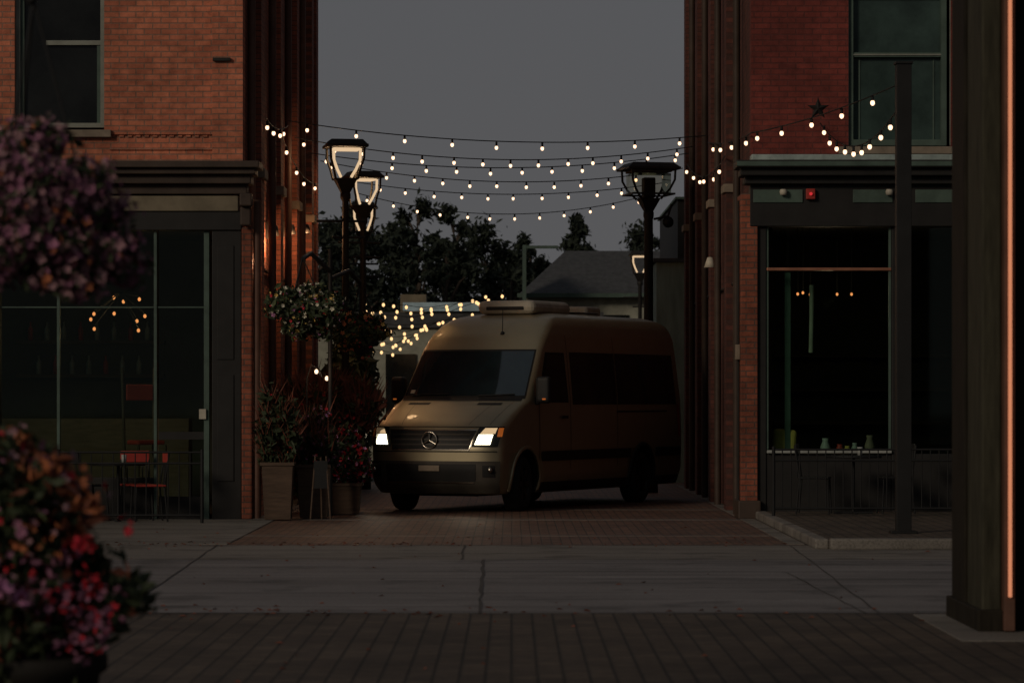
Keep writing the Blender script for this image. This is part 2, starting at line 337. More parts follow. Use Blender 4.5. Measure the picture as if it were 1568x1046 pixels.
# ---------------------------------------------------------------- right building
g=G('red_brick_building',(8,43,0))
RX=3.15
boxes(g,'front_wall',M['brickR'],[(RX,4.43,Y,Y+.3,4.78,7.3),(4.43,5.78,Y,Y+.3,4.78,4.9),(5.78,8.2,Y,Y+.3,4.78,7.3),(8.2,9.5,Y,Y+.3,4.78,4.9),(9.5,14,Y,Y+.3,4.78,7.3),(RX,14,Y,Y+.3,7.3,10)])
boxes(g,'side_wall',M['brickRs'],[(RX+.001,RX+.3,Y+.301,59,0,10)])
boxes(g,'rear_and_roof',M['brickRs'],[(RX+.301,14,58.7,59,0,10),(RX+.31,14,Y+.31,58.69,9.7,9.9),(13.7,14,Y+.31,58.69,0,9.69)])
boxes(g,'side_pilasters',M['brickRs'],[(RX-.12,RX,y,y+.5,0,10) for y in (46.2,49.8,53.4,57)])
boxes(g,'side_ledges',M['stone'],[(RX-.16,RX,y-.04,y+.54,4.5,4.62) for y in (46.2,49.8,53.4,57)],.01)
boxes(g,'lower_corner_pier',M['brickRc'],[(RX-.14,RX+.08,Y-.06,Y+.6,0,4.28)],.01)
boxes(g,'pier_base',M['trimbrown'],[(RX-.18,RX+.12,Y-.12,Y+.66,0,.25)],.02)
tubes(g,'downpipes',M['trimbrown'],[[(RX-.09,44.5,0),(RX-.09,44.5,10)],[(RX-.09,48.6,0),(RX-.09,48.6,10)],[(RX-.08,52,0),(RX-.08,52,10)],[(RX-.08,55.7,0),(RX-.08,55.7,10)]],.05)
tubes(g,'conduits',M['iron'],[[(RX-.03,y,0),(RX-.03,y,10)] for y in (45.2,47.7,51,54.6)]+[[(RX-.03,44.6,3.2),(RX-.03,58,3.2)]],.022)
boxes(g,'window_frames',M['frameg'],[q for x0 in (4.43,8.2) for q in [(x0,x0+.07,Y+.06,Y+.16,4.92,7.3),(x0+1.23,x0+1.3,Y+.06,Y+.16,4.92,7.3),(x0+.071,x0+1.229,Y+.06,Y+.16,4.92,5.0),
   (x0+.071,x0+1.229,Y+.08,Y+.15,6.09,6.15),(x0+.071,x0+1.229,Y+.06,Y+.16,7.24,7.3)]])
boxes(g,'window_glass',M['wingreen'],[(x0+.06,x0+1.24,Y+.17,Y+.18,4.95,7.28) for x0 in (4.43,8.2)])
boxes(g,'muntins',M['frameg'],[(4.502,5.658,Y+.155,Y+.168,6.85,6.87),(4.58,4.6,Y+.155,Y+.168,5.0,6.08),(5.56,5.58,Y+.155,Y+.168,5.0,6.08)])
boxes(g,'window_edge_beads',M['frame'],[(4.425,4.44,Y+.045,Y+.059,4.92,7.3),(5.77,5.785,Y+.045,Y+.059,4.92,7.3),(4.5,5.66,Y+.065,Y+.079,6.11,6.13)])
boxes(g,'window_sills',M['stone'],[(4.3,5.85,Y-.09,Y+.28,4.8,4.898),(8.1,9.6,Y-.09,Y+.28,4.8,4.898)],.01)
boxes(g,'cornice_flashing',M['flash'],[(RX-.02,14,Y-.36,Y-.002,4.7,4.775)],.008)
boxes(g,'cornice',M['trimdark'],[(RX-.22,14,Y-.42,Y+.2,4.6,4.698),(RX-.16,14,Y-.33,Y+.2,4.5,4.598),(RX-.1,14,Y-.2,Y+.2,4.4,4.498)],.012)
boxes(g,'cornice_edge',M['frameg'],[(RX-.22,14,Y-.435,Y-.422,4.62,4.68)])
boxes(g,'fascia',M['trimdark'],[(RX-.02,14,Y-.08,Y+.2,3.85,4.398)],.01)
boxes(g,'fascia_panels',M['frameg'],[(RX+.02,3.82,Y-.1,Y-.082,4.16,4.33),(4.48,5.0,Y-.1,Y-.082,4.16,4.33),(5.3,7.5,Y-.1,Y-.082,4.16,4.33)],.006)
for k,x in enumerate((3.56,4.95)): lathe(g,'soffit_lamp_%d'%k,M['white'],[(0,-.05),(.045,-.04),(.05,0),(.04,.03)],(x,Y-.16,4.3))
boxes(g,'alarm_box',M['redpl'],[(3.86,3.98,Y-.16,Y-.082,4.2,4.34)],.01)
balls(g,'alarm_light',M['signalred'],[(3.92,Y-.18,4.27)],.022,1)
v=[];c=(4.03,Y-.06,5.4)
for i in range(10):
    a=math.pi/2+i*math.pi/5; r=.15 if i%2==0 else .06
    v.append((c[0]+r*math.cos(a),Y-.004,c[2]+r*math.sin(a)))
v.append((c[0],Y-.05,c[2]))
mesh(g,'star_wall_anchor',v,[(i,(i+1)%10,10) for i in range(10)],M['iron'])
boxes(g,'storefront_posts',M['trimdark'],[(RX+.082,3.3+.05,Y,Y+.2,0,3.848),(5.0,5.2,Y,Y+.2,0,3.848),(7.5,7.7,Y,Y+.2,0,3.848),(13.7,14,Y,Y+.2,0,3.848)],.01)
boxes(g,'bulkhead',M['trimdark'],[(3.351,4.999,Y+.02,Y+.2,0,.86),(5.201,7.499,Y+.02,Y+.2,0,.86),(7.701,13.69,Y+.02,Y+.2,0,.86)],.01)
boxes(g,'sill_bar',M['pottery'],[(3.355,4.995,Y-.05,Y+.01,.87,.91)],.006)
boxes(g,'transom_bar',M['copper'],[(3.355,4.995,Y-.01,Y+.05,3.27,3.31)],.006)
boxes(g,'mullions',M['frameg'],[(3.352,3.38,Y+.02,Y+.1,.92,3.84),(4.965,4.995,Y+.02,Y+.1,.92,3.84),(3.62,3.7,Y+.35,Y+.42,.9,3.26)],.004)
boxes(g,'storefront_glass',M['glass'],[(3.36,4.99,Y+.075,Y+.08,.87,3.84),(5.21,7.49,Y+.075,Y+.08,.87,3.84),(7.71,13.69,Y+.075,Y+.08,.87,3.84)])
boxes(g,'interior',M['room'],[(RX+.31,13.6,49,49.1,0,4.3),(RX+.31,13.6,Y+.32,48.99,3.95,4.05)])
boxes(g,'interior_floor',M['floorw'],[(RX+.31,13.6,Y+.22,48.99,.01,.06)])
boxes(g,'interior_shelves',M['wood'],[(3.9,6.5,48.6,48.98,z,z+.05) for z in (1.2,1.7,2.2)])
boxes(g,'display_ledge',M['floorw'],[(3.36,4.99,Y+.21,Y+.7,.8,.86)])
boxes(g,'electric_box',M['stone'],[(RX-.2,RX-.141,Y+.05,Y+.22,2.1,2.3)],.01)
tubes(g,'box_conduit',M['iron'],[[(RX-.16,Y+.14,0),(RX-.16,Y+.14,2.1)],[(RX-.16,Y+.14,2.3),(RX-.16,Y+.14,4.2)]],.015)
lathe(g,'wall_spot_lamp',M['white'],[(0,.16),(.04,.15),(.09,0),(.07,0)],(RX-.18,49,3.55))
g2=G('pendant_lights',(4.2,45,3))
cs=[(3.92,44.8,3.02),(4.0,44.9,3.04),(4.08,44.7,3.01),(4.5,45.2,3.03),(4.7,45.2,3.03)]
balls(g2,'bulbs',M['bulbi'],cs,.018); tubes(g2,'cords',M['iron'],[[c,(c[0],c[1],3.94)] for c in cs],.006)
tubes(g2,'macrame_cord',M['cream'],[[(4.0,43.6,3.1),(4.0,43.6,2.7)],[(4.0,43.6,2.7),(3.99,43.6,2.2)]],.03)
plight(g2,'glow',(4.3,44.6,2.9),5,(1,.7,.45))
g2=G('throw_pillow',(3.62,43.42,1.02),0,False)
boxes(g2,'cushion',M['yellowc'],[(-.16,.16,-.06,.06,-.16,.16)],.055).rotation_euler=(0,R(4),R(-6))
for x,h,r,mt in [(4.17,.2,.07,'pottery'),(4.36,.12,.06,'redpl'),(4.46,.1,.05,'yellowc'),(4.56,.14,.05,'pottery'),(4.76,.24,.07,'stone')]:
    g2=G('vase',(x,43.45,.86))
    lathe(g2,'body',M[mt],[(0,0),(r*.7,0),(r,h*.4),(r*.55,h*.8),(r*.65,h),(r*.5,h)],(x,43.45,.861))

# ---------------------------------------------------------------- foreground right shop corner
g=G('shopfront_corner',(3.6,22.5,0))
boxes(g,'pilaster',M['greenwood'],[(3.2,3.335,22.25,22.9,.02,9),(3.215,3.335,22.901,23.05,.02,9)],.015)
boxes(g,'corner_casing',M['brownwood'],[(3.19,3.335,23.051,23.4,.02,9),(3.205,3.335,23.401,23.8,.02,9)],.012)
boxes(g,'plinth',M['brownwood'],[(3.17,3.34,22.2,23.85,.0,.16)],.01)
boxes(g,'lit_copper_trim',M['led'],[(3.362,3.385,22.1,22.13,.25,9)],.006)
boxes(g,'trim_backing',M['pipebrown'],[(3.337,3.41,22.131,23.6,.02,9)],.004)
boxes(g,'wall_panel',M['brownwood'],[(3.412,8,22.3,23.6,.02,9)])
boxes(g,'side_wall',M['brownwood'],[(7.7,8,10,22.29,0,9)])
boxes(g,'base_step',M['concrete2'],[(2.95,8,21.4,24.0,0,.012)],.004)

# ---------------------------------------------------------------- string lights
def strand(p0,p1,sag,n,bulbs=True,r=.026,off=None):
    p0=Vector(p0);p1=Vector(p1); pts=[]
    for i in range(41):
        t=i/40; p=p0.lerp(p1,t); p.z-=sag*4*t*(1-t); pts.append(tuple(p))
    g=G('string_lights',tuple((p0+p1)/2))
    tubes(g,'wire',M['black'],[pts],.008,2)
    cs=[];off=random.uniform(.2,.8) if off is None else off
    for i in range(n):
        t=(i+off)/n; p=p0.lerp(p1,t); p.z-=sag*4*t*(1-t)
        cs.append((p.x+random.uniform(-.03,.03),p.y+random.uniform(-.01,.01),p.z-.09+random.uniform(-.012,.012)))
    tubes(g,'sockets',M['black'],[[(c[0],c[1],c[2]+.09),(c[0],c[1],c[2]+.022)] for c in cs],.016,2)
    balls(g,'bulbs',M['bulb'],cs,r)
    return g
LX=-3.36
strand((LX,49,5.75),(3.0,50.5,5.65),.2,9)
strand((LX,50.5,5.62),(3.0,54,5.75),.28,14)
strand((LX,53.6,5.62),(3.0,55.5,5.75),.25,12)
strand((LX,57.3,5.75),(3.0,57.3,5.62),.3,13)
strand((-3.2,61.5,5.7),(2.9,61.5,5.65),.25,12)
strand((-3.2,66,5.75),(2.8,66,5.7),.42,12)
strand((-3.3,43.8,5.35),(LX,49,5.68),.1,4)
strand((-3.33,47,5.4),(LX,56.5,5.3),.2,4)
strand((3.0,50,5.5),(3.12,42.6,5.05),.06,4)
strand((3.12,42.6,5.05),(4.27,36.1,5.06),.06,5)
strand((3.0,46,5.0),(3.0,56,5.6),.25,6)
strand((4.05,42.9,5.2),(4.27,36.1,4.8),.36,9,off=.3)
g=G('fairy_lights',(-2.2,66,3))
cs=[];ws=[]
for k in range(9):
    x0=-2.95+random.uniform(0,.1); x1=-.2-.24*k+random.uniform(-.15,.15); y=64+k*.5; n=int(11-k*.7)
    z0=3.5-.11*k+random.uniform(-.05,.05); z1=z0+random.uniform(.1,.3)
    pts=[]
    for i in range(n):
        t=i/(n-1); z=z0+(z1-z0)*t-.15*4*t*(1-t)+random.uniform(-.03,.03); p=(x0+(x1-x0)*t+random.uniform(-.08,.08),y+random.uniform(-.1,.1),z)
        pts.append(p); cs.append((p[0],p[1],p[2]-.04))
    ws.append(pts)
balls(g,'bulbs',M['bulbs'],cs,.03); tubes(g,'wires',M['black'],ws,.006,1)
tubes(g,'posts',M['black'],[[(-2.97,64,0),(-2.97,64,3.7)],[(.0,67,0),(.0,67,4)]],.03)

g=G('steel_post',(4.32,36,0))
boxes(g,'shaft',M['black'],[(4.235,4.4,35.95,36.11,.12,5.27)],.006)
boxes(g,'base_plate',M['black'],[(4.17,4.46,35.89,36.17,.106,.135)],.004)
boxes(g,'cap',M['black'],[(4.22,4.415,35.935,36.125,5.272,5.3)],.004)

# ---------------------------------------------------------------- street lamps
def lamp(x,y,lit=True,e=25,rot=0,W=.45):
    g=G('street_lamp',(x,y,0),rot,False)
    lathe(g,'post',M['iron'],[(.0,0),(.14,0),(.14,.25),(.08,.4),(.06,1.0),(.05,4.6),(.08,4.65),(.08,4.72),(.05,4.75),(0,4.75)] if lit else [(.0,0),(.16,0),(.16,.25),(.1,.4),(.085,1.0),(.075,4.6),(.09,4.65),(.09,4.72),(.06,4.75),(0,4.75)],segs=16)
    v=[(-.06,-.06,4.72),(.06,-.06,4.72),(.06,.06,4.72),(-.06,.06,4.72),(-.17,-.17,4.95),(.17,-.17,4.95),(.17,.17,4.95),(-.17,.17,4.95)]
    mesh(g,'neck',v,BF,M['iron'])
    v=[(-W,-W,5.47),(W,-W,5.47),(W,W,5.47),(-W,W,5.47),(-W*.8,-W*.8,5.54),(W*.8,-W*.8,5.54),(W*.8,W*.8,5.54),(-W*.8,W*.8,5.54)]
    mesh(g,'hood',v,BF,M['iron'])
    boxes(g,'hood_rim',M['iron'],[(-W-.02,W+.02,-W-.02,W+.02,5.42,5.468)],.01)
    a=W*.86
    L=[]
    for sx in (-1,1):
        for sy in (-1,1):
            L.append([(sx*a,sy*a,5.42),(sx*a*.98,sy*a*.98,5.25),(sx*a*.8,sy*a*.8,5.1),(sx*.17,sy*.17,4.94)])
    tubes(g,'lantern_ribs',M['iron'],L,.02,2)
    if lit:
        L2=[[(sx*a*.8,-a*.8,5.4),(sx*a*.78,-a*.78,5.22),(sx*a*.55,-a*.55,5.08),(sx*.08,-.08,4.97)] for sx in (-1,1)]
        tubes(g,'glowing_tubes',M['lampglow'],L2,.022,2)
    boxes(g,'lantern_ring',M['iron'],[(-a,a,-a,-a+.03,5.0,5.03),(-a,a,a-.03,a,5.0,5.03),(-a,-a+.03,-a+.031,a-.031,5.0,5.03),(a-.03,a,-a+.031,a-.031,5.0,5.03)] if not lit else [(-.18,.18,-.18,.18,4.93,4.95)])
    boxes(g,'reflector',M['lampglow'] if lit else M['room'],[(-a+.05,a-.05,-a+.05,a-.05,5.38,5.41)])
    if not lit:
        boxes(g,'lantern_glass',M['clear'],[(-a+.06,a-.06,-a+.06,a-.06,5.04,5.36)])
        boxes(g,'lamp_gear',M['iron'],[(-.1,.1,-.1,.1,4.96,5.3)],.02)
        tubes(g,'camera_arm',M['iron'],[[(.07,-.07,4.6),(.3,-.15,4.65),(.36,-.15,4.85)]],.02)
        balls(g,'security_camera',M['black'],[(.3,-.15,4.55)],.1,1)
    else:
        tubes(g,'banner_arms',M['iron'],[[(-.45,0,4.3),(.3,0,4.3)],[(-.2,0,4.05),(.3,0,4.05)]],.02)
        plight(g,'light',(0,0,5.28),e,(1,.6,.3),.15)
    return g
lamp(-2.55,50,True,30,R(10),.3); lamp(-2.6,57,True,24,R(20),.28); lamp(-3.0,66,True,15,0,.26)
lamp(2.3,55,False,0,R(12),.43); lamp(3.45,88,True,10,0,.28)
def fill_sconce(x,y,z,d,e):  # added fixtures, put in to throw warm light on the pilaster fronts
    g=G('wall_sconce',(x,y,z),0,False)
    boxes(g,'backplate',M['iron'],[(-.02,.02,-.06,.06,-.12,.12)])
    lathe(g,'shade',M['iron'],[(.0,.08),(.05,.07),(.08,-.08),(.07,-.08)],(d*.1,0,0),segs=14)
    balls(g,'bulb',M['lampglow'],[(d*.1,0,-.02)],.025)
    plight(g,'light',(d*.12,-.12,-.2),e,(1,.52,.25),.04)
fill_sconce(FX+.02,43.4,3.6,1,7); fill_sconce(FX+.02,46.9,4.0,1,20); fill_sconce(FX+.02,50.5,4.2,1,26); fill_sconce(FX+.02,54.2,4.4,1,24)

# ---------------------------------------------------------------- foliage
def foliage(g,name,blobs,n,size,pal,shell=.45,jit=.12):
    mats=[M[p[0]] for p in pal]; wt=np.array([p[1] for p in pal],float); wt/=wt.sum()
    V=[];F=[];MI=[]
    vol=np.array([b[3]*b[4]*b[5] for b in blobs])**.7; vol/=vol.sum()
    BI=rng.choice(len(blobs),size=n,p=vol); KI=rng.choice(len(pal),size=n,p=wt)
    D=rng.normal(size=(n,3)); D/=np.linalg.norm(D,axis=1)[:,None]
    RR=(shell+(1-shell)*rng.random(n))*(1+rng.normal(size=n)*jit)
    B=np.array(blobs)[BI]; C=B[:,:3]+D*B[:,3:6]*RR[:,None]
    fl=np.array([p[2]=='f' for p in pal])[KI]
    NM=np.where(fl[:,None],D+rng.normal(size=(n,3))*.5,rng.normal(size=(n,3))+D*.4); NM/=np.linalg.norm(NM,axis=1)[:,None]
    A=np.cross(NM,rng.normal(size=(n,3))); A/=np.linalg.norm(A,axis=1)[:,None]; BB=np.cross(NM,A)
    SZ=size*np.array([p[3] for p in pal])[KI]*rng.uniform(.6,1.35,n)
    for q in range(n):
        c=C[q]; k=int(KI[q]); kind=pal[k][2]; a=A[q]; bb=BB[q]; nrm=NM[q]; sz=SZ[q]; d=D[q]
        s=len(V)
        if kind=='l':
            V+= [c-a*sz,c+bb*sz*.42-a*sz*.1+nrm*sz*.12,c+a*sz,c-bb*sz*.42-a*sz*.1+nrm*sz*.12]; F.append((s,s+1,s+2,s+3)); MI.append(k)
        elif kind=='b':
            up=np.array([d[0]*.5,d[1]*.5,1.0]); up/=np.linalg.norm(up)
            V+= [c-a*sz*.05,c+a*sz*.05,c+up*sz+d*sz*.25]; F.append((s,s+1,s+2)); MI.append(k)
        else:
            V.append(c)
            for i in range(5):
                t=2*math.pi*i/5
                for dt,rr,h in ((-.5,.75,.2),(0,1.,.32),(.5,.75,.2)):
                    V.append(c+(a*math.cos(t+dt)+bb*math.sin(t+dt))*sz*rr*.6+nrm*sz*h)
                F.append((s,s+1+3*i,s+2+3*i,s+3+3*i)); MI.append(k)
    return mesh(g,name,V,F,mats,MI)
def lumps(cx,cy,cz,rx,ry,rz,k,f=.4):
    out=[]
    for _ in range(k):
        d=rng.normal(size=3); d/=np.linalg.norm(d); q=rng.uniform(.45,.8)
        out.append((cx+d[0]*rx*q,cy+d[1]*ry*q,cz+d[2]*rz*q,rx*f*rng.uniform(.7,1.2),ry*f*rng.uniform(.7,1.2),rz*f*rng.uniform(.7,1.2)))
    return out
g=G('hanging_flower_basket',(-2.05,14,2.4))
bl=lumps(-2.08,14,2.46,.45,.42,.36,36,.38)+lumps(-1.85,14,2.18,.25,.3,.2,12,.45)+lumps(-2.1,13.9,2.2,.38,.35,.2,16,.4)
foliage(g,'petunias',bl,13000,.031,[('leaf',3.2,'l',1.1),('fpurple',3,'f',1.2),('fmauve',3,'f',1.2),('forange',.35,'f',1),('fpink',.12,'f',1.1),('fwhite',.04,'f',1)],.3)
lathe(g,'basket',M['pot'],[(0,-.2),(.1,-.18),(.2,-.08),(.25,.05),(.25,.08)],(-2.05,14,2.3))
tubes(g,'hanger_chains',M['black'],[[(-2.05+.25*math.cos(a),14+.25*math.sin(a),2.35),(-2.05,14,3.3)] for a in (0,2.1,4.2)],.006)
g=G('basket_pole',(-2.7,14,0))
tubes(g,'pole',M['black'],[[(-2.7,14,0),(-2.7,14,3.6)],[(-2.7,14,3.3),(-2.5,14,3.55),(-2.2,14,3.5),(-2.05,14,3.3)]],.035)
g=G('flower_planter',(-1.98,13,0))
lathe(g,'pot',M['pot'],[(0,0),(.24,0),(.28,.1),(.34,.5),(.37,.52),(.37,.58),(.32,.58),(.3,.5),(0,.5)],(-1.98,13,0))
bl=lumps(-2.04,13,1.12,.42,.42,.34,34,.36)+lumps(-1.92,13,.85,.5,.42,.28,26,.38)+lumps(-2.04,12.95,.55,.4,.4,.3,26,.38)
foliage(g,'leaves',bl,14000,.036,[('leaf',7,'l',1.2),('leaf2',.6,'l',1.1),('rust',2,'l',1)],.3)
foliage(g,'flowers',lumps(-2.04,12.95,1.12,.46,.46,.38,26,.34),900,.036,[('forange',4,'f',1),('fred',1,'f',.9),('fmauve',2,'f',1),('fpurple',2,'f',1)],.7)
foliage(g,'flower_spikes',[(-2.12,12.9,1.38,.2,.2,.1),(-1.9,12.9,1.3,.16,.2,.1),(-1.72,12.9,1.15,.12,.12,.12)],230,.05,[('forange',3,'l',.8),('rust',2,'l',.9),('fmauve',.6,'l',.7)],.4)
foliage(g,'pink_blooms',[(-1.98,12.45,.88,.1,.05,.05),(-2.08,12.45,.82,.08,.06,.04),(-1.88,12.5,.83,.05,.05,.03)],80,.042,[('fpink',1,'f',1),('fmauve',.6,'f',1)],.3)
foliage(g,'red_blooms',[(-1.66,12.55,1.04,.06,.05,.04),(-1.5,12.7,1.1,.03,.03,.03),(-2.1,12.5,.98,.05,.05,.04),(-1.6,12.5,.9,.04,.04,.04)],50,.032,[('fred',1,'f',1)],.3)
foliage(g,'trailing_purple',lumps(-1.75,12.7,.8,.3,.2,.28,14,.35),260,.03,[('fpurple',1,'f',1),('fred',.4,'f',1)],.6)

def basket(x,y,z,rx,rz,n,pal):
    g=G('hanging_flower_basket',(x,y,z))
    foliage(g,'flowers',lumps(x,y,z,rx,rx,rz,26,.4),n,.055,pal,.3)
    lathe(g,'basket',M['pot'],[(0,-.28),(.12,-.26),(.24,-.1),(.28,.05)],(x,y,z-.02))
    tubes(g,'chains',M['black'],[[(x+.3*math.cos(a),y+.3*math.sin(a),z),(x,y,z+.7)] for a in (0,2.1,4.2)],.008)
basket(-2.72,42.4,2.72,.58,.38,5200,[('leaf',5,'l',1),('leaf2',1.5,'l',1),('fwhite',.75,'f',.9),('fyellow',.55,'f',.9),('fpink',.25,'f',.8),('fred',.5,'f',.8)])
basket(-2.12,45.5,2.5,.42,.32,3200,[('leaf',5,'l',1),('leaf2',1,'l',1),('forange',.8,'f',.9),('fred',.4,'f',.8),('fyellow',.5,'f',.8)])
g=G('basket_pole',(-2.45,44,0))
tubes(g,'pole',M['black'],[[(-2.45,44,0),(-2.45,44,3.6)],[(-2.45,44,3.3),(-2.65,43,3.5),(-2.72,42.4,3.4)],[(-2.45,44,3.2),(-2.25,45,3.35),(-2.12,45.5,3.2)]],.03)
def boxplanter(x,y,w,h,pal,top,n):
    g=G('planter_box',(x,y,0))
    v=[(x-w*.42,y-w*.42,0.02),(x+w*.42,y-w*.42,.02),(x+w*.42,y+w*.42,.02),(x-w*.42,y+w*.42,.02),(x-w/2,y-w/2,h),(x+w/2,y-w/2,h),(x+w/2,y+w/2,h),(x-w/2,y+w/2,h)]
    o=mesh(g,'box',v,BF,M['wood'])
    boxes(g,'rim',M['wood'],[(x-w/2-.02,x+w/2+.02,y-w/2-.02,y-w/2+.03,h,h+.04),(x-w/2-.02,x+w/2+.02,y+w/2-.03,y+w/2+.02,h,h+.04),(x-w/2-.02,x-w/2+.03,y-w/2+.031,y+w/2-.031,h,h+.04),(x+w/2-.03,x+w/2+.02,y-w/2+.031,y+w/2-.031,h,h+.04)])
    foliage(g,'plants',lumps(x,y,h+top*.4,w*.9,w*.7,top*.62,18,.4),n,.06,pal,.2)
boxplanter(-3.05,42.6,.4,.72,[('leaf',7,'l',1.1),('rust',3,'b',3),('fred',.3,'f',.6),('forange',.3,'f',.6)],.95,3000)
boxplanter(-2.62,43.2,.42,.68,[('leaf',6,'l',1.1),('rust',3,'b',3),('fpink',.6,'f',.7),('fpurple',1,'f',.8),('fred',.4,'f',.7)],.7,2800)
boxplanter(-2.28,44.6,.45,.4,[('leaf',5,'l',1),('fred',2.2,'f',.85),('fpink',.9,'f',.8),('fwhite',.2,'f',.7)],.85,3800)
g=G('rust_grass_shrub',(-2.7,46.5,0))
foliage(g,'foliage',lumps(-2.6,45.6,1.4,.8,.7,.52,28,.4),7500,.07,[('rust',4,'b',3.2),('rust',3,'l',1),('leaf',4,'l',1.1),('fred',.3,'f',.6)],.2)
foliage(g,'stems',[(-2.65,45.8,.55,.5,.5,.5)],1800,.08,[('leaf',3,'l',1.1),('bark',2,'b',5)],.1)
g=G('garden_lantern',(-2.72,43.9,0))
tubes(g,'stake',M['black'],[[(-2.76,43.9,0),(-2.76,43.9,1.85)],[(-2.76,43.9,1.85),(-2.7,43.9,2.04),(-2.63,43.9,2.0)]],.012)
balls(g,'bulbs',M['bulb'],[(-2.63,43.9,1.95),(-2.5,44.1,1.86)],.026); tubes(g,'cord',M['black'],[[(-2.63,43.9,2.0),(-2.5,44.1,1.9)]],.006)
plight(g,'light',(-2.55,43.6,1.95),3.5,(1,.6,.35))
g=G('hedge',(-2.8,52,0))
foliage(g,'foliage',lumps(-2.85,50.5,.9,.5,2.4,1.0,30,.36)+lumps(-2.8,56,1.3,.6,3,1.5,34,.36),12000,.09,[('leaf',5,'l',1.1),('leaf2',1,'l',1)],.2)
g=G('menu_easel',(-2.5,42.5,0))
boxes(g,'board',M['black'],[(-2.58,-2.4,42.48,42.5,.42,.78)])
tubes(g,'frame',M['wood'],[[(-2.62,42.46,.02),(-2.56,42.5,.84)],[(-2.36,42.46,.02),(-2.42,42.5,.84)],[(-2.49,42.75,.02),(-2.49,42.52,.82)]],.012)

# ---------------------------------------------------------------- patios
def fence(x0,x1,y,z0,h,gap=.11):
    g=G('patio_railing',((x0+x1)/2,y,0))
    n=int((x1-x0)/gap)
    tubes(g,'rails',M['black'],[[(x0,y,z0+h),(x1,y,z0+h)],[(x0,y,z0+.1),(x1,y,z0+.1)],[(x0,y,z0+h-.14),(x1,y,z0+h-.14)]],.014)
    tubes(g,'bars',M['black'],[[(x0+i*gap,y,z0+.1),(x0+i*gap,y,z0+h)] for i in range(n+1)],.008,1)
    tubes(g,'posts',M['black'],[[(x,y,z0),(x,y,z0+h+.04)] for x in np.linspace(x0,x1,max(2,int((x1-x0)/1.4)+1))],.022)
fence(3.3,6.6,41.2,.106,.84); fence(-7.6,-3.95,41.6,.004,.9,.14)
def chair(x,y,z,rot,mt='black'):
    g=G('cafe_chair',(x,y,z),rot,False)
    tubes(g,'legs',M['black'],[[(-.2,-.2,0),(-.18,-.18,.45)],[(.2,-.2,0),(.18,-.18,.45)],[(-.2,.22,0),(-.18,.18,.45),(-.18,.24,.88)],[(.2,.22,0),(.18,.18,.45),(.18,.24,.88)]],.012)
    boxes(g,'seat',M[mt],[(-.21,.21,-.2,.2,.45,.475)],.01)
    boxes(g,'backrest',M[mt],[(-.19,.19,.215,.235,.75,.9)],.01)
    tubes(g,'back_slats',M['black'],[[(x,.215,.46),(x,.225,.76)] for x in (-.1,0,.1)],.008,1)
def table(x,y,z):
    g=G('cafe_table',(x,y,z),0,False)
    lathe(g,'top',M['black'],[(0,.72),(.36,.72),(.37,.735),(.36,.75),(0,.75)])
    tubes(g,'pedestal',M['black'],[[(0,0,.02),(0,0,.72)],[(-.25,0,.01),(.25,0,.01)],[(0,-.25,.01),(0,.25,.01)]],.022)
    lathe(g,'glass_tumbler',M['pottery'],[(0,.752),(.03,.752),(.035,.86),(.03,.86)],(.08,-.05,0),segs=12)
chair(-5.5,42.3,.004,2.2); chair(-4.7,42.2,.004,-1.3,'redpl'); table(-5.1,42.3,.004); chair(-4.9,42.6,.004,.2,'redpl'); chair(-6.1,42.4,.004,1.2,'redpl'); table(-6.5,42.3,.004)
chair(3.9,42.1,.106,1.4); table(4.4,42.1,.106); chair(4.95,42.2,.106,-1.5); table(6.1,42.1,.106)
g=G('wooden_armchair',(-5.0,44.6,.06),R(30),False)
boxes(g,'seat',M['redpl'],[(-.2,.2,-.2,.2,.9,.96)],.02)
boxes(g,'back',M['redpl'],[(-.2,.2,.2,.23,1.5,1.72)],.02)
tubes(g,'legs',M['wood'],[[(-.2,-.2,0),(-.2,-.2,.9)],[(.2,-.2,0),(.2,-.2,.9)],[(-.2,.22,0),(-.24,.26,1.95)],[(.2,.22,0),(.24,.26,1.95)]],.02)

# ---------------------------------------------------------------- van
def interp(tab):
    zs=np.arange(.2,2.95,.005); v=np.interp(zs,[t[0] for t in tab],[t[1] for t in tab])
    k=np.ones(13)/13; vp=np.pad(v,6,mode='edge'); v=np.convolve(vp,k,'valid')
    return lambda z: float(np.interp(z,zs,v))
LEN=7.0
sf=interp([(.2,.2),(.3,.12),(.4,.03),(.6,0),(.9,.0),(1.05,.03),(1.18,.09),(1.26,.2),(1.38,.44),(1.49,.70),(1.565,.92),(1.62,.98),(2.28,1.52),(2.5,1.74),(2.66,1.97),(2.76,2.2),(2.82,2.6),(2.84,2.9)])
wf=interp([(.2,.9),(.32,.97),(.5,1.01),(.9,1.025),(1.3,1.02),(1.6,1.01),(2.2,.955),(2.5,.92),(2.65,.87),(2.74,.8),(2.8,.7),(2.84,.5)])
af=interp([(.2,.36),(.9,.36),(1.3,.42),(1.6,.34),(2.3,.28),(2.8,.4)])
rf=interp([(.2,.1),(.5,0),(1.5,.02),(2.5,.12),(2.7,.2),(2.8,.35),(2.84,.6)])
NE=3.1
def SF(z,th,off=0):
    t=R(th); W=wf(z)+off; s=1 if t>=0 else -1
    return (W*s*abs(math.sin(t))**(2/NE), sf(z)-off+(af(z)+off)*(1-abs(math.cos(t))**(2/NE)), z)
YAW=R(24.5)
gv=G('camper_van',(-1.14,45.45,0),-YAW,False)
levels=[.26]+list(np.linspace(.3,2.72,78))+[2.75,2.775,2.795,2.81,2.822,2.832]
V=[];F=[];rings=[]
